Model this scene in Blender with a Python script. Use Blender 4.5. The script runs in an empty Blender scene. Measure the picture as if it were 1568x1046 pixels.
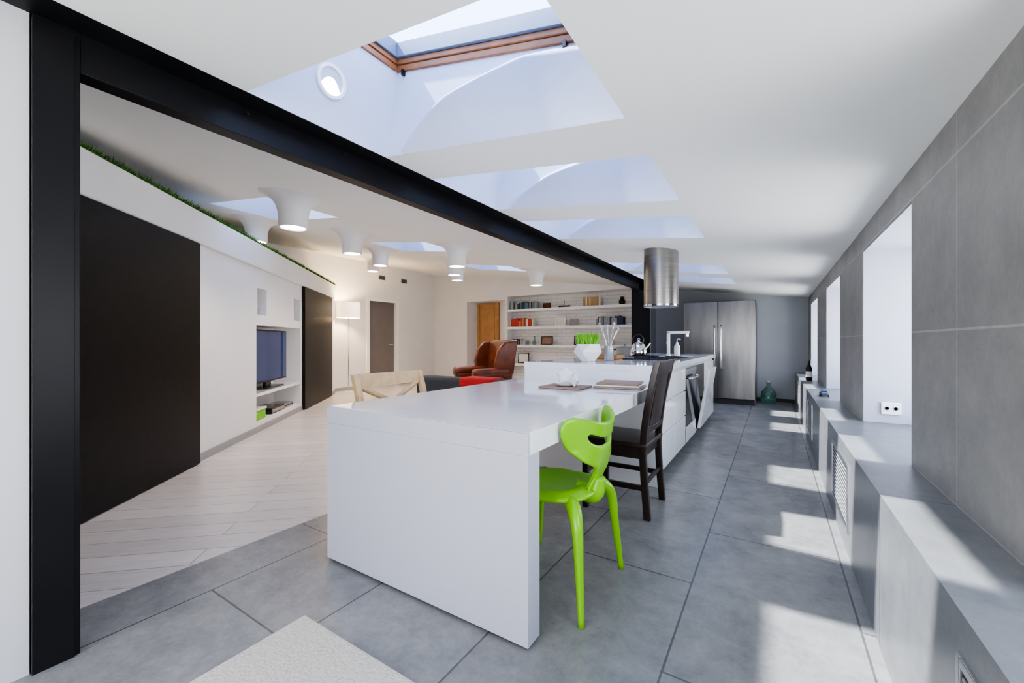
import bpy, bmesh, math, random
from mathutils import Vector, Matrix
random.seed(7)
D=bpy.data; C=bpy.context
sc=C.scene
H=1.08
# ------------------------------------------------------------------ materials
def pmat(name,col,rough=.5,metal=0,spec=.5,noise=0.0,nscale=8,bump=0,coat=0,emit=None,estr=0,trans=0,ior=1.45,stretch=None):
    m=D.materials.new(name); m.use_nodes=True
    nt=m.node_tree; b=nt.nodes['Principled BSDF']
    b.inputs['Base Color'].default_value=(*col,1); b.inputs['Roughness'].default_value=rough
    b.inputs['Metallic'].default_value=metal; b.inputs['Specular IOR Level'].default_value=spec
    b.inputs['Coat Weight'].default_value=coat; b.inputs['IOR'].default_value=ior
    b.inputs['Transmission Weight'].default_value=trans
    if emit: b.inputs['Emission Color'].default_value=(*emit,1); b.inputs['Emission Strength'].default_value=estr
    if noise or bump:
        g=nt.nodes.new('ShaderNodeNewGeometry')
        n=nt.nodes.new('ShaderNodeTexNoise'); n.inputs['Scale'].default_value=nscale; n.inputs['Detail'].default_value=6
        if stretch:
            mp=nt.nodes.new('ShaderNodeMapping'); mp.inputs['Scale'].default_value=stretch
            nt.links.new(g.outputs['Position'],mp.inputs['Vector']); nt.links.new(mp.outputs[0],n.inputs['Vector'])
        else: nt.links.new(g.outputs['Position'],n.inputs['Vector'])
        if noise:
            r=nt.nodes.new('ShaderNodeValToRGB')
            r.color_ramp.elements[0].position=.3; r.color_ramp.elements[1].position=.7
            r.color_ramp.elements[0].color=(*[max(0,c*(1-noise)) for c in col],1)
            r.color_ramp.elements[1].color=(*[min(1,c*(1+noise)) for c in col],1)
            nt.links.new(n.outputs['Fac'],r.inputs[0]); nt.links.new(r.outputs[0],b.inputs['Base Color'])
        if bump:
            bp=nt.nodes.new('ShaderNodeBump'); bp.inputs['Strength'].default_value=bump; bp.inputs['Distance'].default_value=.01
            nt.links.new(n.outputs['Fac'],bp.inputs['Height']); nt.links.new(bp.outputs[0],b.inputs['Normal'])
    return m

def tilemat(name,axes,off,w,h,c1,c2,mort,rough,offset=.5,msize=.004,ang=0,streak=False,lo=.62,hi=1.3,ns=1.7):
    m=D.materials.new(name); m.use_nodes=True; nt=m.node_tree; N=nt.nodes; L=nt.links
    b=N['Principled BSDF']; b.inputs['Roughness'].default_value=rough
    g=N.new('ShaderNodeNewGeometry'); s=N.new('ShaderNodeSeparateXYZ'); L.new(g.outputs['Position'],s.inputs[0])
    c=N.new('ShaderNodeCombineXYZ')
    L.new(s.outputs[axes[0]],c.inputs[0]); L.new(s.outputs[axes[1]],c.inputs[1])
    mp=N.new('ShaderNodeMapping'); mp.inputs['Location'].default_value=(off[0],off[1],0); mp.inputs['Rotation'].default_value=(0,0,ang)
    L.new(c.outputs[0],mp.inputs['Vector'])
    br=N.new('ShaderNodeTexBrick'); L.new(mp.outputs[0],br.inputs['Vector'])
    br.inputs['Scale'].default_value=1; br.inputs['Brick Width'].default_value=w; br.inputs['Row Height'].default_value=h
    br.inputs['Mortar Size'].default_value=msize; br.inputs['Mortar Smooth'].default_value=.1; br.offset=offset
    br.inputs['Color1'].default_value=(*c1,1); br.inputs['Color2'].default_value=(*c2,1); br.inputs['Mortar'].default_value=(*mort,1)
    n=N.new('ShaderNodeTexNoise'); n.inputs['Scale'].default_value=ns if not streak else 3; n.inputs['Detail'].default_value=14; n.inputs['Roughness'].default_value=.84
    if not streak: n.inputs['Distortion'].default_value=.15
    if streak:
        m2=N.new('ShaderNodeMapping'); m2.inputs['Scale'].default_value=(1.0,26,1); L.new(mp.outputs[0],m2.inputs['Vector']); L.new(m2.outputs[0],n.inputs['Vector'])
        lo=.76; hi=1.1
    else: L.new(g.outputs['Position'],n.inputs['Vector'])
    r=N.new('ShaderNodeValToRGB'); r.color_ramp.elements[0].position=.36; r.color_ramp.elements[1].position=.64
    r.color_ramp.elements[0].color=(lo,lo,lo,1); r.color_ramp.elements[1].color=(hi,hi*.985,hi*.96,1)
    L.new(n.outputs['Fac'],r.inputs[0])
    mx=N.new('ShaderNodeMix'); mx.data_type='RGBA'; mx.blend_type='MULTIPLY'; mx.inputs[0].default_value=1
    L.new(br.outputs['Color'],mx.inputs[6]); L.new(r.outputs[0],mx.inputs[7]); L.new(mx.outputs[2],b.inputs['Base Color'])
    bp=N.new('ShaderNodeBump'); bp.inputs['Strength'].default_value=.25; bp.inputs['Distance'].default_value=.004; bp.invert=True
    L.new(br.outputs['Fac'],bp.inputs['Height']); L.new(bp.outputs[0],b.inputs['Normal'])
    return m

M={}
M['ceil']=pmat('ceiling_paint',(.91,.91,.86),.8,noise=.015,nscale=1)
M['white']=pmat('white_paint',(.82,.81,.80),.7,noise=.015,nscale=3)
M['wside']=pmat('white_side_paint',(.58,.58,.59),.7,noise=.015,nscale=3)  # copy of the white paint, darkened in place of weaker light
M['shaft']=pmat('shaft_paint',(.52,.56,.67),.7,noise=.01)  # white shaft walls, dimmed and blued to imitate cool sky light
M['reveal']=pmat('reveal_paint',(.44,.46,.52),.7,noise=.01)  # white reveals with cool shade mixed into the base colour
M['gloss']=pmat('white_lacquer',(.92,.92,.92),.12,coat=.7,noise=.005)
M['panel']=pmat('white_solid_surface',(.47,.475,.53),.28,noise=.008)  # white surface; the front face's blue-grey shade is put into its colour
M['black']=pmat('black_stained_veneer',(.006,.006,.006),.42,spec=.25,noise=.3,nscale=14)
M['steelblack']=pmat('black_painted_steel',(.005,.005,.006),.4,spec=.25,noise=.2,nscale=5)
M['greywall']=pmat('grey_paint',(.33,.34,.36),.6,noise=.04,nscale=2)
M['floor']=tilemat('grey_floor_tile',(1,0),(-.82,.31),1.17,.585,(.215,.214,.212),(.250,.249,.247),(.095,.095,.095),.26,lo=.70,hi=1.24,ns=3.2)
M['walltile']=tilemat('grey_wall_tile',(1,2),(-1.93+1.17,-.54),1.17,.58,(.245,.237,.226),(.275,.266,.254),(.38,.37,.36),.5,offset=0,lo=.78,hi=1.18,ns=3.2)
M['ledgetile']=tilemat('grey_ledge_tile',(1,0),(-1.93+1.17,.2),1.17,3,(.18,.182,.185),(.205,.207,.21),(.10,.10,.10),.35,offset=0,lo=.72,hi=1.2,ns=3.2)
M['wood']=tilemat('whitewashed_oak_boards',(0,1),(0,0),3.2,.16,(.64,.59,.55),(.74,.69,.65),(.28,.25,.23),.3,offset=.37,ang=-math.radians(42.5),streak=True,msize=.0025)
M['brick']=tilemat('white_painted_brick',(0,2),(0,0),.25,.075,(.88,.87,.86),(.90,.89,.88),(.66,.65,.64),.7,msize=.005,lo=.94,hi=1.0)
M['pine']=pmat('varnished_pine',(.28,.11,.045),.35,noise=.25,nscale=12)
M['sash']=pmat('grey_blue_sash',(.14,.18,.26),.4,noise=.05)
M['oak']=pmat('light_oak',(.54,.37,.20),.45,noise=.12,nscale=18)
M['doorwood']=pmat('golden_oak_door',(.42,.22,.08),.4,noise=.15,nscale=10)
M['dark']=pmat('dark_wenge',(.020,.011,.009),.3,noise=.4,nscale=20)
M['green']=pmat('lime_polypropylene',(.19,.48,.005),.26,noise=.01)
M['steel']=pmat('brushed_steel',(.33,.31,.29),.3,metal=1,noise=.15,nscale=3,stretch=(1,1,40))
M['steeld']=pmat('fridge_steel',(.16,.157,.157),.3,metal=1,noise=.25,nscale=1.5,stretch=(4,1,.6))
M['chrome']=pmat('chrome',(.75,.75,.76),.12,metal=1,noise=.01)
M['leather']=pmat('brown_leather',(.13,.034,.014),.34,noise=.35,nscale=8,bump=.3)
M['fabric']=pmat('charcoal_fabric',(.04,.045,.05),.9,noise=.2,nscale=60,bump=.3)
M['red']=pmat('red_wool',(.42,.018,.018),.9,noise=.2,nscale=50)
M['rug']=pmat('cream_rug',(.60,.56,.48),.95,noise=.14,nscale=110,bump=.6)
M['grass']=pmat('artificial_grass',(.06,.17,.015),.8,noise=.5,nscale=40)
M['brightgrass']=pmat('potted_grass',(.22,.55,.04),.7,noise=.4,nscale=60)
M['plastic']=pmat('black_plastic',(.01,.01,.012),.25,noise=.02)
M['screen']=pmat('tv_screen',(.02,.03,.07),.08,noise=.3,nscale=1.5,emit=(.09,.14,.42),estr=.16)
M['ovenglass']=pmat('oven_glass',(.008,.008,.01),.06,noise=.02)
M['doorgrey']=pmat('taupe_door',(.17,.155,.15),.4,noise=.04)
M['paper']=pmat('paper',(.75,.74,.70),.8,noise=.03)
M['brown']=pmat('brown_leatherette',(.30,.19,.13),.5,noise=.15)
M['ceramic']=pmat('white_ceramic',(.80,.79,.76),.25,noise=.01)
M['glassg']=pmat('green_bottle_glass',(.25,.5,.42),.05,trans=.8,noise=.02)
M['lamp']=pmat('lamp_diffuser',(1,1,1),.5,emit=(1,.92,.76),estr=14,noise=.01)
M['shade']=pmat('linen_shade',(.9,.84,.75),.8,emit=(1,.76,.50),estr=1.5,noise=.03)
M['vent']=pmat('dark_vent',(.03,.03,.03),.6,noise=.05)
M['aluminium']=pmat('aluminium_trim',(.45,.46,.47),.35,metal=1,noise=.04)
M['base']=pmat('grey_baseboard',(.35,.34,.34),.5,noise=.05)
def glass(name,tint):
    m=D.materials.new(name); m.use_nodes=True; nt=m.node_tree; nt.nodes.clear()
    o=nt.nodes.new('ShaderNodeOutputMaterial'); mx=nt.nodes.new('ShaderNodeMixShader'); t=nt.nodes.new('ShaderNodeBsdfTransparent')
    g=nt.nodes.new('ShaderNodeBsdfGlossy'); g.inputs['Roughness'].default_value=.02; t.inputs['Color'].default_value=(*tint,1)
    mx.inputs[0].default_value=.05; nt.links.new(t.outputs[0],mx.inputs[1]); nt.links.new(g.outputs[0],mx.inputs[2]); nt.links.new(mx.outputs[0],o.inputs[0]); return m
M['glass']=glass('window_glass',(.95,.97,1))
M['roofglass']=glass('roof_window_tinted_glass',(.42,.48,.60))  # tint added to dim the bright sky and keep it blue

# ------------------------------------------------------------------ helpers
def obj(name,me,parent=None,loc=None):
    o=D.objects.new(name,me); sc.collection.objects.link(o)
    if parent: o.parent=parent
    if loc: o.location=loc
    return o
def empty(name,loc=(0,0,0),rz=0):
    e=D.objects.new(name,None); e.empty_display_size=.1; sc.collection.objects.link(e); e.location=loc; e.rotation_euler=(0,0,rz); return e
def mesh(name,verts,faces,mat=None,parent=None,smooth=False,loc=None):
    me=D.meshes.new(name); me.from_pydata([tuple(v) for v in verts],[],faces); me.update()
    if mat: me.materials.append(mat)
    o=obj(name,me,parent,loc)
    if smooth:
        for p in me.polygons: p.use_smooth=True
    bm=bmesh.new(); bm.from_mesh(me); bmesh.ops.recalc_face_normals(bm,faces=bm.faces); bm.to_mesh(me); bm.free()
    return o
def bevel(o,w,seg=3):
    if w:
        md=o.modifiers.new('bevel','BEVEL'); md.width=w; md.segments=seg; md.limit_method='ANGLE'; md.angle_limit=math.radians(40)
        for p in o.data.polygons: p.use_smooth=True
        wn=o.modifiers.new('wn','WEIGHTED_NORMAL'); wn.keep_sharp=True
    return o
BF=[(0,1,3,2),(4,6,7,5),(0,4,5,1),(2,3,7,6),(0,2,6,4),(1,5,7,3)]
def bv(b):
    x0,x1,y0,y1,z0,z1=b
    return [(x,y,z) for x in (x0,x1) for y in (y0,y1) for z in (z0,z1)]
def boxes(name,bs,mat,parent=None,bw=0,xf=None,loc=None):
    V=[];F=[]
    for b in bs:
        o=len(V); vv=bv(b)
        if xf: vv=[xf(*v) for v in vv]
        V+=vv; F+=[tuple(i+o for i in f) for f in BF]
    ob=mesh(name,V,F,mat,parent,loc=loc); return bevel(ob,bw)
def box(name,b,mat,parent=None,bw=0,xf=None,loc=None): return boxes(name,[b],mat,parent,bw,xf,loc)
def lathe(name,prof,mat,parent=None,loc=None,n=40,cap=True,smooth=True):
    V=[];F=[]
    for r,z in prof:
        for i in range(n):
            a=2*math.pi*i/n; V.append((r*math.cos(a),r*math.sin(a),z))
    for k in range(len(prof)-1):
        for i in range(n):
            j=(i+1)%n; F.append((k*n+i,k*n+j,(k+1)*n+j,(k+1)*n+i))
    if cap:
        F.append(tuple(range(n))[::-1]); F.append(tuple((len(prof)-1)*n+i for i in range(n)))
    o=mesh(name,V,F,mat,parent,smooth,loc)
    if smooth:
        md=o.modifiers.new('es','EDGE_SPLIT'); md.split_angle=math.radians(50)
    return o
def catmull(P,sub=6,closed=False):
    P=[Vector(p) for p in P]; n=len(P); out=[]
    rng=range(n) if closed else range(n-1)
    for i in rng:
        if closed: p0,p1,p2,p3=P[(i-1)%n],P[i],P[(i+1)%n],P[(i+2)%n]
        else: p0,p1,p2,p3=P[max(i-1,0)],P[i],P[i+1],P[min(i+2,n-1)]
        for k in range(sub):
            t=k/sub
            out.append(.5*((2*p1)+(-p0+p2)*t+(2*p0-5*p1+4*p2-p3)*t*t+(-p0+3*p1-3*p2+p3)*t**3))
    if not closed: out.append(P[-1])
    return out
def tube(name,pts,radii,mat,parent=None,n=14,sub=6,loc=None):
    if not isinstance(radii,(list,tuple)): radii=[radii]*len(pts)
    Q=catmull([Vector((*p,)) for p in pts],sub)
    R=[v.x for v in catmull([Vector((r,0,0)) for r in radii],sub)]
    V=[];F=[]; up=Vector((0,0,1)); prev=None
    for i,q in enumerate(Q):
        t=(Q[min(i+1,len(Q)-1)]-Q[max(i-1,0)]).normalized()
        if prev is None:
            a=up if abs(t.dot(up))<.9 else Vector((1,0,0)); u=t.cross(a).normalized()
        else: u=(prev-t*prev.dot(t)).normalized()
        prev=u; w=t.cross(u)
        for k in range(n):
            a=2*math.pi*k/n; V.append(q+(u*math.cos(a)+w*math.sin(a))*R[i])
    for i in range(len(Q)-1):
        for k in range(n):
            j=(k+1)%n; F.append((i*n+k,i*n+j,(i+1)*n+j,(i+1)*n+k))
    F.append(tuple(range(n))[::-1]); F.append(tuple((len(Q)-1)*n+i for i in range(n)))
    return mesh(name,V,F,mat,parent,True,loc)
def softbox(name,b,mat,parent=None,r=.06,lv=2,xf=None):
    o=box(name,b,mat,parent,xf=xf); md=o.modifiers.new('b','BEVEL'); md.width=r; md.segments=5
    for p in o.data.polygons: p.use_smooth=True
    return o

# ------------------------------------------------------------------ room constants
XR=.508; XL=-8.0; YN=-2.5; YB=8.6; YE=8.8
def cz(x): return 1.905-.1276*x
holes=[]
for k in (0,1,2,4,5): holes.append((-1.90,-.50,.885+1.13*k,1.63+1.13*k))
lholes=[(-5.09,-3.94,2.0,2.75),(-5.09,-3.94,4.05,4.75),(-5.09,-3.94,6.1,6.8)]
allh=holes+lholes
xs=sorted(set([XL-.1,1.1]+[v for h in allh for v in h[:2]])); ys=sorted(set([YN-.1,9.2]+[v for h in allh for v in h[2:]]))
V=[];F=[]
for i in range(len(xs)-1):
    for j in range(len(ys)-1):
        cx=(xs[i]+xs[i+1])/2; cy=(ys[j]+ys[j+1])/2
        if any(h[0]<cx<h[1] and h[2]<cy<h[3] for h in allh): continue
        o=len(V)
        for (x,y) in ((xs[i],ys[j]),(xs[i+1],ys[j]),(xs[i+1],ys[j+1]),(xs[i],ys[j+1])): V.append((x,y,cz(x)))
        F.append((o,o+1,o+2,o+3))
mesh('ceiling',V,F,M['ceil'])
def sstep(t): t=max(0,min(1,t)); return t*t*(3-2*t)
def skylight(idx,h,wx0,wx1,zr,light_bulge=False):
    x0,x1,y0,y1=h
    ya,yb=y0,y1
    low=[(x0,y0,cz(x0)),(x1,y0,cz(x1)),(x1,y1,cz(x1)),(x0,y1,cz(x0))]
    top=[(wx0,ya,zr(wx0)),(wx1,ya,zr(wx1)),(wx1,yb,zr(wx1)),(wx0,yb,zr(wx0))]
    Vv=low+top; Ff=[(0,1,5,4),(1,2,6,5),(3,0,4,7)]
    if not light_bulge: Ff.append((2,3,7,6))
    e=empty('window_%d'%idx)
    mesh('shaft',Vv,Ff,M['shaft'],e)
    if light_bulge:  # bulge added to the far wall so its rim catches a light crescent
        nu,nv=90,60; V=[];F=[]
        for i in range(nu+1):
            u=i/nu
            pb=Vector(low[3]).lerp(Vector(low[2]),u); pt=Vector(top[3]).lerp(Vector(top[2]),u)
            for j in range(nv+1):
                p=pb.lerp(pt,j/nv); a=(p.x+.55)/1.29; za=2.02+.34*math.sqrt(max(0,1-a*a)) if abs(a)<1 else 2.02
                dd=0
                zb=pb.z
                A=.095*(1-.6*sstep((p.x+1.5)/.9))
                if za>zb+.01:
                    t=(p.z-zb)/(za-zb)
                    if t<=1: dd=A*t*min(1,(za-zb)/.2)
                    else: dd=A*min(1,(za-zb)/.2)*(1-sstep((p.z-za)/.06))
                fade=sstep((nv-j)/nv*6) 
                V.append((p.x,p.y-dd*fade,p.z))
        for i in range(nu):
            for j in range(nv):
                o=i*(nv+1)+j; F.append((o,o+nv+1,o+nv+2,o+1))
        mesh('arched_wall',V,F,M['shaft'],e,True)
    def ring(name,ins,wd,z0,z1,mat):
        def P(x,y,z): return (x,y,zr(x)+z)
        X0,X1,Y0,Y1=wx0+ins,wx1-ins,ya+ins,yb-ins
        Vb=[];Fb=[]
        for b in ((X0-.0,X1,Y0,Y0+wd,z0,z1),(X0,X1,Y1-wd,Y1,z0,z1),(X0,X0+wd,Y0+wd,Y1-wd,z0,z1),(X1-wd,X1,Y0+wd,Y1-wd,z0,z1)):
            o=len(Vb); Vb+=[P(*v) for v in bv(b)]; Fb+=[tuple(i+o for i in f) for f in BF]
        bevel(mesh(name,Vb,Fb,mat,e),.004,2)
    ring('pine_frame',-.03,.042,-.0,.035,M['pine'])
    ring('pine_sash',-.01,.03,.035,.065,M['pine'])
    ring('outer_sash',-.02,.055,.065,.15,M['sash'])
    g=.02
    mesh('glass_pane',[(wx0+g,ya+g,zr(wx0+g)+.12),(wx1-g,ya+g,zr(wx1-g)+.12),(wx1-g,yb-g,zr(wx1-g)+.12),(wx0+g,yb-g,zr(wx0+g)+.12)],[(0,1,2,3)],M['roofglass'],e)
    boxes('hinge',[(wx0+.05,wx0+.065,yb-.02,yb-.001,zr(wx0+.06)-.025,zr(wx0+.06)+.005),(wx1-.065,wx1-.05,yb-.02,yb-.001,zr(wx1-.06)-.025,zr(wx1-.06)+.005)],M['plastic'],e)
idx=1
for h in holes:
    skylight(idx,h,-1.80,-.70,lambda x:2.35+(-.70-x)*.227,True); idx+=1
for h in lholes:
    skylight(idx,h,-5.0,-4.05,lambda x:2.72+(-4.05-x)*.2); idx+=1

mesh('floor',[(-2.37,YN-.1,0),(1.1,YN-.1,0),(1.1,9.2,0),(-2.37,9.2,0)],[(0,1,2,3)],M['floor'])
mesh('floor_oak',[(XL-.1,YN-.1,0),(-2.37,YN-.1,0),(-2.37,9.2,0),(XL-.1,9.2,0)],[(0,1,2,3)],M['wood'])

wins=[(.15+2.31*k,1.33+2.31*k) for k in range(-1,4)]
ZT=1.69; ZL=.54
bs=[]; y=YN-.1
for a,b in wins:
    bs.append((XR,1.05,y,a,0,2.0)); bs.append((XR,1.05,a,b,ZT,2.0)); y=b
bs.append((XR,1.05,y,9.1,0,2.0))
boxes('wall_right',bs,M['walltile'])
bl=[(.316,XR-.001,YN-.1,YE,0,ZL)]
boxes('wall_right_ledge',bl+[(XR-.001,1.04,a+.001,b-.001,0.02,ZL) for a,b in wins],M['ledgetile'],bw=0)
rv=[]
for a,b in wins:
    rv+=[(XR+.004,.96,b-.006,b+.01,ZL+.001,ZT),(XR+.004,.96,a-.01,a+.006,ZL+.001,ZT),(XR+.004,.96,a,b,ZT-.006,ZT+.01)]
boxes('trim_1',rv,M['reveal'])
for a,b in wins:
    e=empty('window_%d'%idx); idx+=1
    x0,x1=.93,.99; w=.06
    boxes('frame',[(x0,x1,a,a+w,ZL,ZT),(x0,x1,b-w,b,ZL,ZT),(x0,x1,a+w,b-w,ZL,ZL+w),(x0,x1,a+w,b-w,ZT-w,ZT),(x0,x1,(a+b)/2-.03,(a+b)/2+.03,ZL+w,ZT-w)],M['gloss'],e,.004)
    mesh('glass_pane',[(.96,a+w,ZL+w),(.96,b-w,ZL+w),(.96,b-w,ZT-w),(.96,a+w,ZT-w)],[(0,1,2,3)],M['glass'],e)
for i,(a,b) in enumerate([(.50,1.18),(2.63,3.30),(4.94,5.61),(7.25,7.92)]):
    e=empty('ledge_air_vent' if i==0 else 'ledge_air_vent.%03d'%i)
    x=.316; t=.02
    boxes('frame',[(x-.008,x+.004,a,a+t,.12,.46),(x-.008,x+.004,b-t,b,.12,.46),(x-.008,x+.004,a+t,b-t,.12,.14),(x-.008,x+.004,a+t,b-t,.44,.46)],M['aluminium'],e,.002)
    box('panel',(x-.003,x+.002,a+t,b-t,.14,.44),M['vent'],e)
    boxes('slats',[(x-.006,x-.002,a+t+.01,b-t-.01,.155+.022*k,.161+.022*k) for k in range(13)],M['base'],e)
e=empty('wall_socket')
box('plate',(.60,.70,3.618,3.634,.60,.68),M['gloss'],e,.004)
for cxx in (.628,.672):
    o=lathe('outlet',[(.014,0),(.014,.003),(.010,.003),(.010,0)],M['base'],e,loc=(cxx,3.617,.64),n=20); o.rotation_euler=(math.pi/2,0,0)

box('wall_kitchen_end',(-2.05,1.05,YE,YE+.1,0,2.4),M['greywall'])
box('wall_kitchen_side',(-2.3,-2.05,8.35,YE+.1,0,2.4),M['greywall'])
box('baseboard_end',(-2.0,.31,YE-.012,YE,0,.06),M['vent'])
sx0,sx1,sz0,sz1=-5.58,-2.3,.05,2.19
boxes('wall_back',[(XL-.1,-6.86,YB,YB+.5,0,3.1),(-6.86,-5.66,YB,YB+.5,2.12,3.1),(-5.66,sx0,YB,YB+.5,0,3.1),(sx0,sx1,YB,YB+.5,sz1,3.1),(sx0,sx1,YB,YB+.5,0,sz0),
   (-6.86,-5.66,YB+.4,YB+.5,0,2.12)],M['white'])
box('wall_brick',(sx0,sx1,YB+.3,YB+.4,sz0,sz1),M['brick'])
e=empty('bookshelf')
boxes('shelves',[(sx0+.002,sx1-.002,YB-.0,YB+.298,z-.03,z+.03) for z in (1.84,1.41,.97,.52)],M['gloss'],e,.004)
e=empty('door_1')
box('leaf',(-6.70,-6.16,YB+.36,YB+.398,.0,2.06),M['doorwood'],e,.004)
boxes('panels',[(-6.64,-6.22,YB+.35,YB+.362,z0,z1) for z0,z1 in ((.15,.95),(1.1,1.95))],M['doorwood'],e,.012)
boxes('casing',[(-6.78,-6.70,YB+.34,YB+.398,0,2.1),(-6.16,-6.08,YB+.34,YB+.398,0,2.1),(-6.70,-6.16,YB+.34,YB+.398,2.06,2.1)],M['doorwood'],e,.004)
boxes('wall_left',[(XL-.2,XL,YN-.1,6.38,0,3.1),(XL-.2,XL,7.21,9.1,0,3.1),(XL-.2,XL,6.38,7.21,2.04,3.1)],M['white'])
e=empty('door_2')
box('leaf',(XL-.12,XL-.08,6.39,7.20,.005,2.035),M['doorgrey'],e)
boxes('casing',[(XL-.1,XL+.02,6.31,6.39,0,2.11),(XL-.1,XL+.02,7.20,7.28,0,2.11),(XL-.1,XL+.02,6.39,7.20,2.035,2.11)],M['gloss'],e,.004)
tube('handle',[(XL-.08,7.12,1.0),(XL-.03,7.12,1.0),(XL-.03,7.0,1.0)],.01,M['chrome'],e)
for i,(yy,zz) in enumerate([(6.75,2.62),(7.45,2.62)]):
    e=empty('air_vent' if i==0 else 'air_vent.001')
    box('frame',(XL-.001,XL+.015,yy-.1,yy+.1,zz-.055,zz+.055),M['base'],e,.004)
    boxes('slats',[(XL+.012,XL+.02,yy-.085,yy+.085,zz-.045+.022*k,zz-.03+.022*k) for k in range(4)],M['vent'],e)
for i,(p) in enumerate([(XL+.001,7.9,1.0),(-7.15,YB-.001,1.02)]):
    if i==0: box('light_switch',(p[0]-.002,p[0]+.012,p[1]-.06,p[1]+.06,p[2]-.04,p[2]+.04),M['gloss'],None,.004)
    else: box('light_switch.001',(p[0]-.06,p[0]+.06,p[1]-.012,p[1]+.002,p[2]-.04,p[2]+.04),M['gloss'],None,.004)
boxes('baseboard_back',[(XL,-6.86,YB-.012,YB,0,.07),(XL,XL+.012,5.3,6.31,0,.07),(XL,XL+.012,7.28,YB,0,.07)],M['base'])
boxes('wall_front',[(XL-.1,-1.85,YN-.2,YN,0,3.1),(-1.85,.3,YN-.2,YN,0,.1),(-1.85,.3,YN-.2,YN,1.87,3.1),(.3,1.1,YN-.2,YN,0,3.1)],M['white'])
e=empty('window_%d'%idx); idx+=1  # unseen window behind the camera, added to let sky light in
boxes('frame',[(-1.85,-1.78,YN-.15,YN-.08,.1,1.87),(.23,.3,YN-.15,YN-.08,.1,1.87),(-1.78,.23,YN-.15,YN-.08,.1,.17),(-1.78,.23,YN-.15,YN-.08,1.80,1.87),(-.81,-.74,YN-.15,YN-.08,.17,1.80)],M['gloss'],e,.004)
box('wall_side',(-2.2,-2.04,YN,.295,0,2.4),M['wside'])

e=empty('steel_beam_frame')
box('column',(-2.15,-2.03,.30,.41,0,2.15),M['steelblack'],e,.003)
box('column_flange',(-2.035,-2.022,.298,.395,0,2.13),M['steelblack'],e,.002)
box('beam_web',(-2.11,-2.03,.41,8.0,2.01,2.16),M['steelblack'],e,.003)
box('beam_top_flange',(-2.13,-1.905,.0,8.2,2.146,2.158),M['steelblack'],e,.002)
box('far_post',(-2.17,-2.03,7.45,8.2,0,2.15),M['steelblack'],e,.003)
for k in range(14):
    o=lathe('bolt',[(.010,0),(.010,.006),(.004,.008)],M['steelblack'],e,loc=(-2.03,.95+.5*k,2.125),n=6); o.rotation_euler=(0,math.pi/2,0)

# ------------------------------------------------------------------ diagonal partition
P0=Vector((-3.53,.719,0)); T=Vector((-.675,.738,0)).normalized(); Nn=Vector((.738,.675,0)).normalized()
def xw(a,b,z):
    p=P0+T*a+Nn*b; return (p.x,p.y,z)
A0,A1=-2.1,6.17
bs=[(A0,2.43,-.42,0,0,1.95),(4.02,A1,-.42,0,0,1.95),(2.43,4.02,-.42,0,0,.12),(2.43,4.02,-.42,0,1.28,1.40),
    (2.43,2.46,-.42,0,1.40,1.72),(2.73,3.72,-.42,0,1.40,1.72),(3.98,4.02,-.42,0,1.40,1.72),(2.43,4.02,-.42,0,1.72,1.95),
    (2.43,4.02,-.42,-.38,.12,1.28),(2.46,2.73,-.42,-.22,1.40,1.72),(3.72,3.98,-.42,-.22,1.40,1.72)]
boxes('wall_partition',bs,M['white'],xf=xw)
boxes('wall_partition_planter',[(A0,A1+.03,-.42,.035,1.952,2.24)],M['white'],xf=xw,bw=.012)
box('baseboard_partition',(A0,A1,-.0,.012,0,.07),M['base'],xf=xw)
V=[];F=[]
for i in range(11000):
    a=random.uniform(A0+1.1,A1); b=random.uniform(-.08,.03); h=random.uniform(.025,.06); w=.004
    th=random.uniform(0,6.28); dx,dy=math.cos(th)*w,math.sin(th)*w; lx,ly=random.uniform(-.02,.02),random.uniform(-.02,.03)
    o=len(V); V+=[xw(a-dx,b-dy,2.241),xw(a+dx,b+dy,2.241),xw(a+lx,b+ly,2.241+h)]; F.append((o,o+1,o+2))
mesh('grass_strip',V,F,M['grass'])
for i,(a0,a1) in enumerate([(-1.2,1.166),(4.08,5.79)]):
    e=empty('door_%d'%(3+i))
    box('sliding_leaf',(a0,a1,.012,.05,.008,1.945),M['black'],e,.003,xf=xw)
    box('top_rail',(a0,a1,.003,.03,1.935,1.951),M['steelblack'],e,xf=xw)
box('wall_niche_shelf',(2.432,4.018,-.38,-.0,.42,.46),M['gloss'],None,.003,xf=xw)
e=empty('television')
box('bezel',(2.58,3.80,-.17,-.13,.54,1.235),M['plastic'],e,.006,xf=xw)
box('screen',(2.60,3.78,-.131,-.127,.565,1.215),M['screen'],e,xf=xw)
box('stand_neck',(3.1,3.28,-.19,-.15,.47,.6),M['plastic'],e,.005,xf=xw)
box('stand_base',(2.9,3.5,-.26,-.06,.461,.475),M['plastic'],e,.005,xf=xw)
e=empty('media_player')
box('case',(3.0,3.45,-.30,-.04,.124,.20),M['plastic'],e,.006,xf=xw); box('face',(3.02,3.43,-.041,-.036,.14,.18),M['aluminium'],e,xf=xw)
boxes('feet',[(3.05,3.09,-.28,-.24,.121,.125),(3.36,3.4,-.1,-.06,.121,.125)],M['plastic'],e,xf=xw)
e=empty('game_console')
box('case',(3.5,3.85,-.30,-.05,.122,.18),M['aluminium'],e,.01,xf=xw); box('drive',(3.52,3.83,-.052,-.046,.145,.16),M['plastic'],e,xf=xw)
e=empty('storage_box')
box('body',(2.50,2.78,-.30,-.03,.121,.24),M['brightgrass'],e,.006,xf=xw); box('lid',(2.49,2.79,-.31,-.02,.24,.265),M['ceramic'],e,.004,xf=xw)
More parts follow.
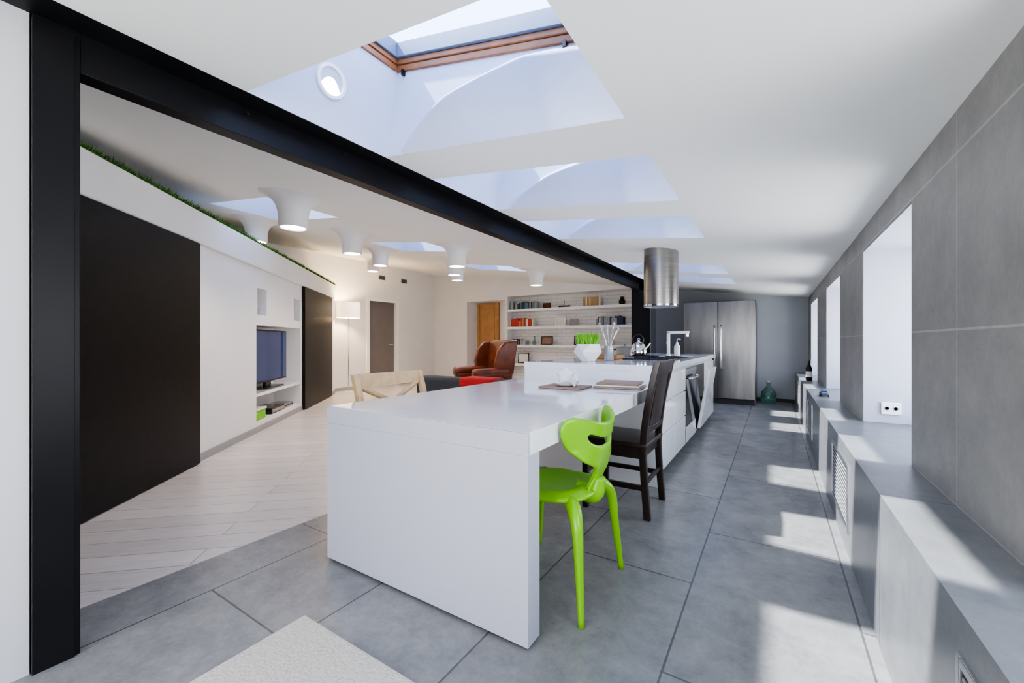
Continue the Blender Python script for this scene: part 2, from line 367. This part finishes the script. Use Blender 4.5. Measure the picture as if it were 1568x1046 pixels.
lp=xw(2.6,-.1,1.401); lathe('vase',[(.03,0),(.055,.03),(.06,.08),(.03,.13),(.022,.17),(.03,.19)],M['greywall'],loc=lp)
lp=xw(3.85,-.1,1.401); lathe('vase.001',[(.03,0),(.05,.03),(.045,.09),(.03,.13),(.02,.15)],M['dark'],loc=lp)

# ------------------------------------------------------------------ ceiling lamps
def spot(name,loc,e,col,size=1.9,parent=None):
    l=D.lights.new(name,'SPOT'); l.energy=e; l.color=col; l.spot_size=size; l.spot_blend=.6; l.shadow_soft_size=.08
    o=D.objects.new(name,l); sc.collection.objects.link(o); o.location=loc
    if parent: o.parent=parent
    return o
lamps=[(-3.6,2.06),(-3.6,4.30),(-3.6,6.5),(-5.45,2.65),(-5.45,4.57),(-5.45,6.52),(-4.62,3.42),(-6.9,5.6),(-4.62,5.45)]
for i,(x,y) in enumerate(lamps):
    zc=cz(x); zb=zc-.28
    e=empty('ceiling_lamp' if i==0 else 'ceiling_lamp.%03d'%i,(x,y,0))
    prof=[(.10,zb+.012),(.105,zb),(.118,zb),(.12,zb+.01),(.12,zb+.08),(.125,zb+.13),(.14,zb+.175),(.17,zb+.215),(.215,zb+.245),(.28,zb+.262)]
    o=lathe('plaster_shade',prof,M['white'],e,cap=False)
    for v in o.data.vertices:
        t=max(0,min(1,(v.co.z-zb-.08)/.182)); v.co.z+= -.1276*v.co.x*t+ t*.02
    lathe('diffuser',[(.001,zb+.012),(.10,zb+.012)],M['lamp'],e,cap=False)
    spot('bulb',(0,0,zb-.01),50,(1,.82,.66),2.5,e)
e=empty('round_wall_lamp',(-1.862,1.25,2.37)); e.rotation_euler=(0,math.pi/2+.19,0)
lathe('rim',[(.062,0),(.078,.0),(.082,.012),(.078,.022),(.064,.022),(.062,.01)],M['gloss'],e,cap=False)
lathe('diffuser',[(.001,.012),(.063,.010)],M['lamp'],e,cap=False)

# ------------------------------------------------------------------ island table + counter
e=empty('kitchen_island')
tx0,tx1,ty0,ty1=-1.87,-.72,1.24,3.15
box('table_top',(tx0,tx1,ty0+.012,ty1+.02,.68,.76),M['gloss'],e,.003)
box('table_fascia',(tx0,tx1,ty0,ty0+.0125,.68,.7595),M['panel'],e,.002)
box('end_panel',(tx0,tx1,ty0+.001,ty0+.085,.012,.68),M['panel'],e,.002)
box('plinth',(tx0+.02,tx1-.02,ty0+.015,ty0+.075,0,.012),M['vent'],e)
box('counter_top',(tx0,tx1+.02,ty1,6.5,.85,.90),M['gloss'],e,.003)
box('counter_face',(tx0+.005,tx1+.0,ty1+.001,ty1+.04,.0,.85),M['gloss'],e,.002)
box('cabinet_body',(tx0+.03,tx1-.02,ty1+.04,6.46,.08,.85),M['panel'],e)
box('toe_kick',(tx0+.08,tx1-.07,ty1+.1,6.42,.0,.08),M['vent'],e)
yy=ty1+.05; doors=[]
for w in (.55,.55): doors+= [(tx1-.02,tx1+.0,yy+.003,yy+w-.003,z0,z1) for z0,z1 in ((.09,.36),(.37,.60),(.61,.82))]; yy+=w
doors+=[(tx1-.02,tx1,4.90+.62,6.45,.09,.45),(tx1-.02,tx1,5.52,6.45,.46,.82)]
boxes('drawer_fronts',doors,M['gloss'],e,.003)
boxes('oven_surround',[(tx1-.02,tx1,4.26,4.90,.09,.24)],M['gloss'],e,.003)
box('oven_front',(tx1-.02,tx1+.005,4.27,4.89,.25,.82),M['ovenglass'],e,.004)
tube('oven_handle',[(tx1+.005,4.33,.72),(tx1+.045,4.35,.72),(tx1+.045,4.81,.72),(tx1+.005,4.83,.72)],.009,M['chrome'],e,sub=3)
box('oven_controls',(tx1+.004,tx1+.009,4.29,4.87,.755,.81),M['steel'],e,.002)
box('dishwasher_cavity',(tx1-.02,tx1+.003,4.92,5.50,.12,.82),M['ovenglass'],e,.003)
s,c_=math.sin(.16),math.cos(.16)
def tilt(x,y,z): return (tx1+.006+x*c_+z*s, y, .13+z*c_-x*s)
box('dishwasher_door',(0,.03,4.93,5.49,0,.66),M['gloss'],e,.004,xf=tilt)
box('cooktop',(-1.3,-.80,4.15,4.9,.90,.908),M['ovenglass'],e,.003)
boxes('burners',[(x-.08,x+.08,y-.005,y+.005,.908,.925) for x in(-1.15,-.92) for y in (4.33,4.7)]+[(x-.005,x+.005,y-.08,y+.08,.908,.925) for x in(-1.15,-.92) for y in (4.33,4.7)],M['vent'],e)
box('sink_rim',(-1.25,-.82,5.4,6.0,.90,.906),M['steel'],e,.002)
box('sink_bowl',(-1.22,-.85,5.43,5.97,.903,.9075),M['aluminium'],e,.002)
e=empty('faucet',(-1.1,5.35,.901))
lathe('base',[(.03,0),(.03,.02),(.018,.03)],M['gloss'],e)
box('riser',(-.018,.018,-.018,.018,.02,.30),M['gloss'],e,.006); box('spout',(-.018,.24,-.018,.018,.275,.305),M['gloss'],e,.006)
box('nozzle',(.20,.235,-.016,.016,.235,.28),M['chrome'],e,.004); tube('lever',[(0,-.01,.12),(0,-.06,.14),(0,-.09,.17)],.007,M['gloss'],e)
e=empty('soap_bottle',(-.98,5.25,.901))
lathe('body',[(.03,0),(.034,.01),(.034,.12),(.014,.15),(.012,.17)],M['ceramic'],e); tube('pump',[(0,0,.17),(0,0,.21),(.04,0,.205)],.005,M['chrome'],e,sub=2)
e=empty('kettle',(-1.22,4.45,.926))
lathe('body',[(.075,0),(.088,.015),(.085,.06),(.062,.12),(.04,.14),(.012,.15),(.012,.165),(.018,.18),(.006,.19)],M['chrome'],e)
tube('spout',[(.06,0,.06),(.1,0,.10),(.125,0,.14)],[.018,.013,.009],M['chrome'],e)
tube('handle',[(-.05,0,.12),(-.06,0,.19),(0,0,.23),(.05,0,.19),(.045,0,.13)],.007,M['plastic'],e)
e=empty('cooking_pot',(-1.5,4.9,.901))
lathe('body',[(.10,0),(.11,.01),(.11,.10),(.115,.105),(.06,.12),(.01,.125),(.015,.145),(.006,.15)],M['steel'],e)
for sgn in(-1,1): tube('handle_%d'%(1 if sgn>0 else 2),[(sgn*.105,-.03,.08),(sgn*.14,-.02,.085),(sgn*.14,.02,.085),(sgn*.105,.03,.08)],.006,M['plastic'],e)
e=empty('wooden_tray',(-1.5,4.2,.902))
box('base',(-.16,.16,-.12,.12,0,.012),M['doorwood'],e,.003); boxes('rim',[(-.17,-.15,-.13,.13,0,.04),(.15,.17,-.13,.13,0,.04),(-.15,.15,-.13,-.115,0,.04),(-.15,.15,.115,.13,0,.04)],M['doorwood'],e,.003)
gx,gy=-1.42,3.52
e=empty('potted_grass',(gx,gy,.901))
n=6; V=[];F=[]
rings=[(.06,0,0),(.115,.085,.5),(.10,.155,0),(.09,.15,0),(.08,.12,0)]
for r,z,ph in rings:
    for i in range(n): a=2*math.pi*(i+ph)/n; V.append((r*1.1*math.cos(a),r*1.1*math.sin(a),z))
for k in range(len(rings)-1):
    for i in range(n):
        j=(i+1)%n
        if rings[k][2]<rings[k+1][2]: F+=[(k*n+i,k*n+j,(k+1)*n+i),(k*n+j,(k+1)*n+j,(k+1)*n+i)]
        elif rings[k][2]>rings[k+1][2]: F+=[(k*n+i,(k+1)*n+j,(k+1)*n+i),(k*n+i,k*n+j,(k+1)*n+j)]
        else: F.append((k*n+i,k*n+j,(k+1)*n+j,(k+1)*n+i))
F.append(tuple(range(n))[::-1]); F.append(tuple(4*n+i for i in range(n)))
mesh('faceted_pot',V,F,M['ceramic'],e)
V=[];F=[]
for i in range(900):
    r=.085*math.sqrt(random.random()); th=random.uniform(0,6.28); x,y=r*math.cos(th),r*math.sin(th); h=random.uniform(.08,.15)
    w=.0028; ph=random.uniform(0,6.28); dx,dy=w*math.cos(ph),w*math.sin(ph); lx,ly=x*.35+random.uniform(-.015,.015),y*.35+random.uniform(-.015,.015)
    o=len(V); V+=[(x-dx,y-dy,.12),(x+dx,y+dy,.12),(x+lx*.5-dx,y+ly*.5-dy,.12+h*.6),(x+lx*.5+dx,y+ly*.5+dy,.12+h*.6),(x+lx,y+ly,.12+h)]
    F+=[(o,o+1,o+3,o+2),(o+2,o+3,o+4)]
mesh('blades',V,F,M['brightgrass'],e)
e=empty('utensil_holder',(-1.32,3.80,.901))
lathe('jar',[(.035,0),(.045,.01),(.04,.12),(.045,.14),(.04,.14),(.036,.12)],M['aluminium'],e)
for i in range(9):
    a=i*.7; tube('utensil_%d'%(i+1),[(0,0,.02),(.03*math.cos(a),.03*math.sin(a),.17),(.085*math.cos(a),.085*math.sin(a),.28+.025*(i%3))],[.003,.003,.004],M['chrome'],e,n=6,sub=3)
    lathe('tip_%d'%(i+1),[(.001,-.02),(.012,-.008),(.014,.004),(.001,.018)],M['chrome'],e,n=10,loc=(.088*math.cos(a),.088*math.sin(a),.295+.025*(i%3)))
e=empty('star_ornament',(-1.22,2.62,.761))
box('wood_coaster',(-.15,.15,-.12,.12,0,.012),M['brown'],e,.003)
n=10
def star(name,c,tx,sc_,rz):
    V=[];F=[]
    for z,rr in ((-.012,.75),(0,1),(.012,.75)):
        for i in range(n):
            a=2*math.pi*i/n+rz; r=(.085 if i%2==0 else .033)*sc_*rr
            p=Vector((r*math.sin(a),z*2,r*math.cos(a))); p=Matrix.Rotation(tx,3,'Z')@Matrix.Rotation(-.35,3,'X')@p; V.append(p+Vector(c))
    for k in range(2):
        for i in range(n): j=(i+1)%n; F.append((k*n+i,k*n+j,(k+1)*n+j,(k+1)*n+i))
    F+=[tuple(range(n))[::-1],tuple(2*n+i for i in range(n))]
    o=mesh(name,V,F,M['ceramic'],e,True); md=o.modifiers.new('s','SUBSURF'); md.levels=2; md.render_levels=2
star('star_large',(0,0,.082),.5,1.15,0.0)
star('star_small',(.075,-.02,.055),-.5,.75,.3)
lathe('dish',[(.03,0.012),(.06,.016),(.075,.03),(.07,.03),(.05,.02)],M['ceramic'],e)
e=empty('magazine_stack',(-.91,2.86,.761),.12)
for k,(w,h,z,m) in enumerate([(.16,.15,.0,M['brown']),(.15,.14,.012,M['paper']),(.14,.135,.024,M['brown'])]):
    box('magazine_%d'%(k+1),(-w,w,-h,h,z+.0005,z+.0115),m,e,.002)

# hood
e=empty('range_hood',(-1.0,4.5,0))
lathe('cylinder',[(.172,1.445),(.172,2.06)],M['steel'],e,n=64,cap=False)
lathe('filter_ring',[(.172,1.445),(.16,1.44),(.15,1.46),(.001,1.46)],M['aluminium'],e,n=64,cap=False)
lathe('trim_band',[(.174,1.447),(.174,1.465)],M['chrome'],e,n=64,cap=False)

# fridge
e=empty('refrigerator')
box('body',(-1.39,-.26,8.05,8.72,.03,1.78),M['steeld'],e,.005)
boxes('doors',[(-1.388,-.828,8.0,8.05,.10,1.775),(-.822,-.262,8.0,8.05,.10,1.775)],M['steeld'],e,.006)
box('toe_grille',(-1.38,-.27,8.02,8.06,0,.09),M['vent'],e)
for i,x in enumerate((-.875,-.775)):
    tube('handle_%d'%(i+1),[(x,8.0,.62),(x,7.95,.64),(x,7.95,1.30),(x,8.0,1.32)],.012,M['chrome'],e,sub=3)
e=empty('glass_demijohn',(-.08,8.45,0))
lathe('bottle',[(.09,0),(.115,.02),(.12,.10),(.11,.2),(.06,.27),(.028,.30),(.026,.36),(.034,.37)],M['glassg'],e); lathe('cork',[(.024,.36),(.026,.40)],M['oak'],e)
e=empty('wine_bottle',(.41,7.0,ZL+.001))
lathe('glass',[(.035,0),(.038,.01),(.038,.17),(.015,.22),(.014,.29)],M['ovenglass'],e); lathe('label',[(.0385,.05),(.0385,.13)],M['paper'],e,cap=False)
e=empty('wine_bottle.001',(.42,7.13,ZL+.001))
lathe('glass',[(.035,0),(.038,.01),(.038,.15),(.015,.20),(.014,.26)],M['ovenglass'],e); lathe('label',[(.0385,.05),(.0385,.11)],M['paper'],e,cap=False)
e=empty('toy_car',(.42,5.1,ZL)); box('body',(-.03,.03,-.08,.08,.015,.045),M['sash'],e,.01); box('cabin',(-.025,.025,-.04,.04,.045,.07),M['sash'],e,.01)
for k,(a,b) in enumerate([(-.03,-.05),(.03,-.05),(-.03,.05),(.03,.05)]):
    o=lathe('wheel_%d'%(k+1),[(.016,-.005),(.016,.005)],M['plastic'],e,loc=(a,b,.016),n=16); o.rotation_euler=(0,math.pi/2,0)

# ------------------------------------------------------------------ green chair
def green_chair(name,loc):
    e=empty(name,loc)
    V=[];F=[];nr,na=8,40
    V.append((0,0,.443))
    for k in range(1,nr+1):
        for i in range(na):
            a=2*math.pi*i/na; c,s=math.cos(a),math.sin(a); p=2.0/2.7
            rx=.205*(abs(c)**p)*(1 if c>=0 else -1); ry=(.215 if c<0 else .205)*(abs(s)**p)*(1 if s>=0 else -1)
            t=k/nr; z=.443+.022*t**2-(.03*max(0,t-.75)/.25)+ (.012*max(0,c)*t)
            V.append((rx*t,ry*t,z))
    for i in range(na): F.append((0,1+i,1+(i+1)%na))
    for k in range(nr-1):
        for i in range(na):
            j=(i+1)%na; F.append((1+k*na+i,1+(k+1)*na+i,1+(k+1)*na+j,1+k*na+j))
    o=mesh('seat',V,F,M['green'],e,True); md=o.modifiers.new('s','SOLIDIFY'); md.thickness=.022; md.offset=-1
    md=o.modifiers.new('ss','SUBSURF'); md.levels=1; md.render_levels=2
    for i,(sx,sy) in enumerate([(1,-1),(1,1),(-1,-1),(-1,1)]):
        tube('leg_%d'%(i+1),[(.09*sx,.10*sy,.425),(.15*sx,.16*sy,.415),(.185*sx,.20*sy,.36),(.20*sx,.215*sy,.22),(.222*sx,.242*sy,0.0)],[.028,.03,.024,.018,.012],M['green'],e,n=16,sub=6)
    R=[(.06,.42),(.05,.50),(.075,.555),(.15,.595),(.21,.655),(.235,.73),(.215,.778),(.15,.768),(.07,.750)]
    outer=[(0,.415)]+R+[(0,.745)]+[(-x,z) for x,z in R[::-1]]
    RI=[(.02,.648),(.045,.649),(.075,.655),(.105,.667),(.125,.683),(.132,.698),(.120,.704),(.09,.695),(.05,.683)]
    inner=[(0,.648)]+RI+[(0,.678)]+[(-x,z) for x,z in RI[::-1]]
    O=catmull([(a,b,0) for a,b in outer],5,True); I=catmull([(a,b,0) for a,b in inner],5,True)
    n=len(O); m=5; V=[];F=[]
    def bend(t,z):
        x=.175+.02+ (z-.43)*.16 - .10*(t/.22)**2*min(1,max(0,(z-.5)/.15)) + .03*math.exp(-((z-.45)/.06)**2)*-1
        return (x,t,z)
    for k in range(m+1):
        f=k/m
        for i in range(n):
            p=O[i]*(1-f)+I[i]*f; V.append(bend(p.x,p.y))
    for k in range(m):
        for i in range(n): j=(i+1)%n; F.append((k*n+i,k*n+j,(k+1)*n+j,(k+1)*n+i))
    o=mesh('back',V,F,M['green'],e,True); md=o.modifiers.new('s','SOLIDIFY'); md.thickness=.022; md.offset=0
    md=o.modifiers.new('ss','SUBSURF'); md.levels=1; md.render_levels=2
    tube('stem_root',[(.10,0,.43),(.16,0,.425),(.185,0,.44),(.20,0,.50)],[.04,.045,.04,.03],M['green'],e)
    return e
green_chair('green_dining_chair',(-.835,1.70,0))

def dark_chair(name,loc,mat,X=False,flip=1,w=.43,hgt=.96):
    e=empty(name,loc,0 if flip==1 else math.pi)
    hw=w/2
    softbox('seat',(-.21,.21,-hw,hw,.425,.46),mat,e,.012)
    boxes('apron',[(-.19,.18,-hw+.02,-hw+.04,.36,.425),(-.19,.18,hw-.04,hw-.02,.36,.425),(-.19,-.17,-hw+.04,hw-.04,.36,.425),(.16,.18,-hw+.04,hw-.04,.36,.425)],mat,e,.003)
    def post(s):
        y=s*(hw-.02); P=[(.21,0.0),(.19,.25),(.185,.45),(.215,.7),(.27,hgt)]
        V=[];F=[]
        Q=catmull([(a,b,0) for a,b in P],5)
        for q in Q:
            for dx,dy in((-.02,-.018),(.02,-.018),(.02,.018),(-.02,.018)): V.append((q.x+dx,y+dy,q.y))
        for k in range(len(Q)-1):
            for i in range(4): j=(i+1)%4; F.append((k*4+i,k*4+j,(k+1)*4+j,(k+1)*4+i))
        F+=[(3,2,1,0),tuple(4*(len(Q)-1)+i for i in range(4))]
        bevel(mesh('back_leg_%d'%(1 if s<0 else 2),V,F,mat,e),.004,2)
    post(-1); post(1)
    for s in(-1,1): box('front_leg_%d'%(1 if s<0 else 2),(-.205,-.168,s*(hw-.02)-.019,s*(hw-.02)+.019,0,.425),mat,e,.004)
    boxes('stretchers',[(-.18,.19,s*(hw-.02)-.01,s*(hw-.02)+.01,.17,.20) for s in(-1,1)]+[(-.19,-.175,-hw+.02,hw-.02,.22,.25),(.185,.2,-hw+.02,hw-.02,.20,.23)],mat,e,.003)
    def xb(z): return .185+ max(0,(z-.45))*.085/ (hgt-.45)
    def rail(nm,z0,z1,d=.012,yw=None):
        V=[];F=[];n=8; yw=yw or hw-.02
        for i in range(n+1):
            t=-1+2*i/n; y=t*yw; cv=.018*(1-t*t)
            for z in(z0,z1):
                x=xb(z)+cv*0.6
                V+= [(x-d,y,z),(x+d,y,z)]
        for i in range(n):
            a=i*4;b=(i+1)*4
            F+=[(a,b,b+2,a+2),(a+1,a+3,b+3,b+1),(a+2,b+2,b+3,a+3),(a,a+1,b+1,b)]
        F+=[(0,2,3,1),(n*4,n*4+1,n*4+3,n*4+2)]
        bevel(mesh(nm,V,F,mat,e),.004,2)
    rail('top_rail',hgt-.085,hgt-.0,.014)
    if X:
        rail('lower_rail',.55,.585)
        for s in(-1,1):
            tube('cross_%d'%(1 if s<0 else 2),[(xb(.58),-s*(hw-.03),.56),(xb(.7)+.006,0,.68+.004*s),(xb(.8),s*(hw-.03),hgt-.07)],.017,mat,e,n=8)
    else:
        rail('lower_rail',.52,.56)
        rail('splat',.555,hgt-.08,.007,.145)
    return e
dark_chair('dining_chair',(-.855,2.745,0),M['dark'])
dark_chair('dining_chair.001',(-1.91,1.90,0),M['oak'],X=True,flip=-1,w=.58,hgt=.875)

# ------------------------------------------------------------------ living furniture
e=empty('wingback_armchair',(-3.95,5.35,0),math.radians(245))
softbox('seat_base',(-.32,.34,-.36,.36,.14,.34),M['leather'],e,.04)
softbox('seat_cushion',(-.22,.38,-.25,.25,.33,.48),M['leather'],e,.05)
for s in(-1,1):
    softbox('arm_%d'%(1 if s<0 else 2),(-.30,.32,min(s*.25,s*.38),max(s*.25,s*.38),.30,.58),M['leather'],e,.05)
    tube('arm_roll_%d'%(1 if s<0 else 2),[(-.28,s*.33,.60),(0,s*.33,.60),(.33,s*.33,.59)],.075,M['leather'],e,n=20)
    pr=[(-.36,.56),(-.06,.60),(-.03,.75),(-.08,.95),(-.20,1.07),(-.44,1.10)]
    V=[(x,s*.30,z) for x,z in pr]+[(x,s*.38,z) for x,z in pr]; n=len(pr)
    F=[tuple(range(n)),tuple(range(2*n-1,n-1,-1))]+[(i,(i+1)%n,n+(i+1)%n,n+i) for i in range(n)]
    bevel(mesh('wing_%d'%(1 if s<0 else 2),V,F,M['leather'],e),.03,4)
def lean(x,y,z): return (x-(z-.4)*.16,y,z+.04*(1-(y/.33)**2)*(1 if z>.9 else 0))
softbox('backrest',(-.36,-.20,-.33,.33,.34,1.10),M['leather'],e,.05,xf=lean)
for i in range(3):
    for j in range(3-(i%2)):
        y=-.18+.18*j+(.09 if i%2 else 0); z=.62+.15*i; o=lathe('button_%d%d'%(i,j),[(.001,.012),(.014,.006),(.014,0)],M['leather'],e,n=12,loc=(-.195-(z-.4)*.16,y,z)); o.rotation_euler=(0,math.pi/2,0)
for i,(x,y) in enumerate([(-.28,-.3),(.28,-.3),(-.28,.3),(.28,.3)]): lathe('leg_%d'%(i+1),[(.018,0),(.03,.14)],M['dark'],e,loc=(x,y,0),n=14)
e=empty('sofa',(-3.05,4.1,0))
L=.66
softbox('base',(-L,L,-.42,.42,.10,.40),M['fabric'],e,.04)
softbox('backrest',(-L,L,-.45,-.22,.12,.66),M['fabric'],e,.06)
softbox('arm_1',(-L-.02,-L+.17,-.44,.42,.12,.58),M['fabric'],e,.05); softbox('arm_2',(L-.17,L+.02,-.44,.42,.12,.58),M['fabric'],e,.05)
softbox('cushion_1',(-L+.18,-.01,-.22,.40,.39,.50),M['fabric'],e,.05); softbox('cushion_2',(.01,L-.18,-.22,.40,.39,.50),M['fabric'],e,.05)
boxes('feet',[(x-.03,x+.03,y-.03,y+.03,0,.11) for x in(-L+.1,L-.1) for y in(-.35,.35)],M['dark'],e)
softbox('red_throw',(.02,.50,-.465,-.20,.56,.675),M['red'],e,.04)
e=empty('floor_lamp',(-7.62,5.55,0))
lathe('base',[(.14,0),(.14,.015),(.02,.03)],M['gloss'],e); lathe('pole',[(.012,.02),(.012,1.62)],M['chrome'],e,n=12)
lathe('shade',[(.235,1.58),(.235,1.90),(.230,1.90),(.230,1.58)],M['shade'],e,cap=False)
boxes('spider',[(-.23,.23,-.004,.004,1.62,1.626),(-.004,.004,-.23,.23,1.62,1.626)],M['chrome'],e)
l=D.lights.new('bulb','POINT'); l.energy=75; l.color=(1,.72,.44); l.shadow_soft_size=.06; o=D.objects.new('bulb',l); sc.collection.objects.link(o); o.parent=e; o.location=(0,0,1.78)
o=box('rug',(-1.545,-.35,-1.0,.93,.001,.016),M['rug'],None,.005)

# ------------------------------------------------------------------ bookshelf content
cols=[(.45,.05,.04),(.03,.05,.10),(.7,.68,.62),(.02,.02,.02),(.1,.2,.25),(.5,.3,.1),(.3,.32,.34)]
bm_=[pmat('book_cover_%d'%i,c,.6,noise=.1,nscale=30) for i,c in enumerate(cols)]
def books(name,x0,x1,z,pal,hmin=.17,hmax=.25):
    V=[];F=[];mi=[]; x=x0
    while x<x1:
        w=random.uniform(.018,.045); h=random.uniform(hmin,hmax); d=random.uniform(.13,.18); m=random.choice(pal)
        o=len(V); V+=bv((x,x+w-.002,YB+.06,YB+.06+d,z,z+h)); F+=[tuple(i+o for i in f) for f in BF]; mi+=[m]*6; x+=w
    ob=mesh(name,V,F,None)
    for m in bm_: ob.data.materials.append(m)
    for p,k in zip(ob.data.polygons,mi): p.material_index=k
books('books',-5.55,-4.80,1.871,[1,3,4,6],.12,.20)
books('books.001',-5.55,-4.9,1.441,[0,2,0,5,0],.15,.22)
books('books.002',-3.6,-3.2,1.871,[2,6,5],.14,.2)
books('books.003',-3.3,-2.7,1.441,[2,6,1],.14,.2)
books('books.004',-5.5,-5.1,1.001,[3,2,6],.1,.15)
def frame(i,x,z,w,h,fm,pm):
    e=empty('picture_frame' if i==0 else 'picture_frame.%03d'%i,(x,YB+.12,z+.003)); e.rotation_euler=(-.12,0,0)
    t=.02; boxes('frame',[(-w/2,-w/2+t,-.01,.01,0,h),(w/2-t,w/2,-.01,.01,0,h),(-w/2+t,w/2-t,-.01,.01,0,t),(-w/2+t,w/2-t,-.01,.01,h-t,h)],fm,e,.002)
    box('picture',(-w/2+t,w/2-t,0,.006,t,h-t),pm,e)
for i,a in enumerate([(-4.2,1.44,.26,.2,M['gloss'],M['paper']),(-3.85,1.44,.2,.16,M['base'],M['greywall']),(-4.55,1.0,.3,.2,M['dark'],M['brown']),(-3.75,1.0,.2,.2,M['plastic'],M['greywall']),(-5.2,.55,.3,.25,M['plastic'],M['paper']),(-3.3,.55,.3,.25,M['plastic'],M['paper']),(-4.55,1.87,.2,.12,M['dark'],M['leather'])]): frame(i,*a)
e=empty('model_ship',(-4.1,YB+.14,1.871)); softbox('hull',(-.14,.14,-.03,.03,0,.045),M['dark'],e,.015); tube('mast',[(0,0,.04),(0,0,.18)],.004,M['dark'],e,sub=1); mesh('sail',[(.005,0,.06),(.11,0,.06),(.005,0,.17)],[(0,1,2)],M['paper'],e)
lathe('vase.002',[(.04,0),(.07,.04),(.06,.1),(.03,.14),(.04,.17)],M['dark'],loc=(-2.75,YB+.15,1.871))
lathe('vase.003',[(.05,0),(.08,.05),(.08,.1),(.05,.13)],M['ceramic'],loc=(-3.0,YB+.15,1.001))
lathe('vase.004',[(.04,0),(.05,.06),(.02,.12),(.02,.2),(.03,.21)],M['glassg'],loc=(-4.9,YB+.15,1.001))

# ------------------------------------------------------------------ lights
w=D.worlds.new('sky'); sc.world=w; w.use_nodes=True; nt=w.node_tree; bg=nt.nodes['Background']
tc=nt.nodes.new('ShaderNodeTexCoord'); sp=nt.nodes.new('ShaderNodeSeparateXYZ'); r=nt.nodes.new('ShaderNodeValToRGB')
r.color_ramp.elements[0].position=0; r.color_ramp.elements[0].color=(.97,.98,1,1); r.color_ramp.elements[1].position=1; r.color_ramp.elements[1].color=(.40,.56,.95,1)
nt.links.new(tc.outputs['Generated'],sp.inputs[0]); nt.links.new(sp.outputs[2],r.inputs[0]); nt.links.new(r.outputs[0],bg.inputs['Color'])
bg.inputs['Strength'].default_value=12.5
s=D.lights.new('sun','SUN'); s.energy=40; s.angle=.022; s.color=(1,.92,.78); so=D.objects.new('sun',s); sc.collection.objects.link(so)
so.rotation_euler=Vector((.638,.2,-1)).to_track_quat('-Z','Y').to_euler(); so.location=(-3,-1,6)
sc.view_settings.view_transform='AgX'
try: sc.view_settings.look='AgX - Medium High Contrast'
except Exception as ex: print(ex)

cam=D.cameras.new('camera'); co=D.objects.new('camera',cam); sc.collection.objects.link(co)
co.location=(0,0,H); co.rotation_euler=(math.pi/2,0,math.radians(32.35)); cam.sensor_width=36; cam.lens=633/1568*36; cam.clip_start=.02
sc.camera=co
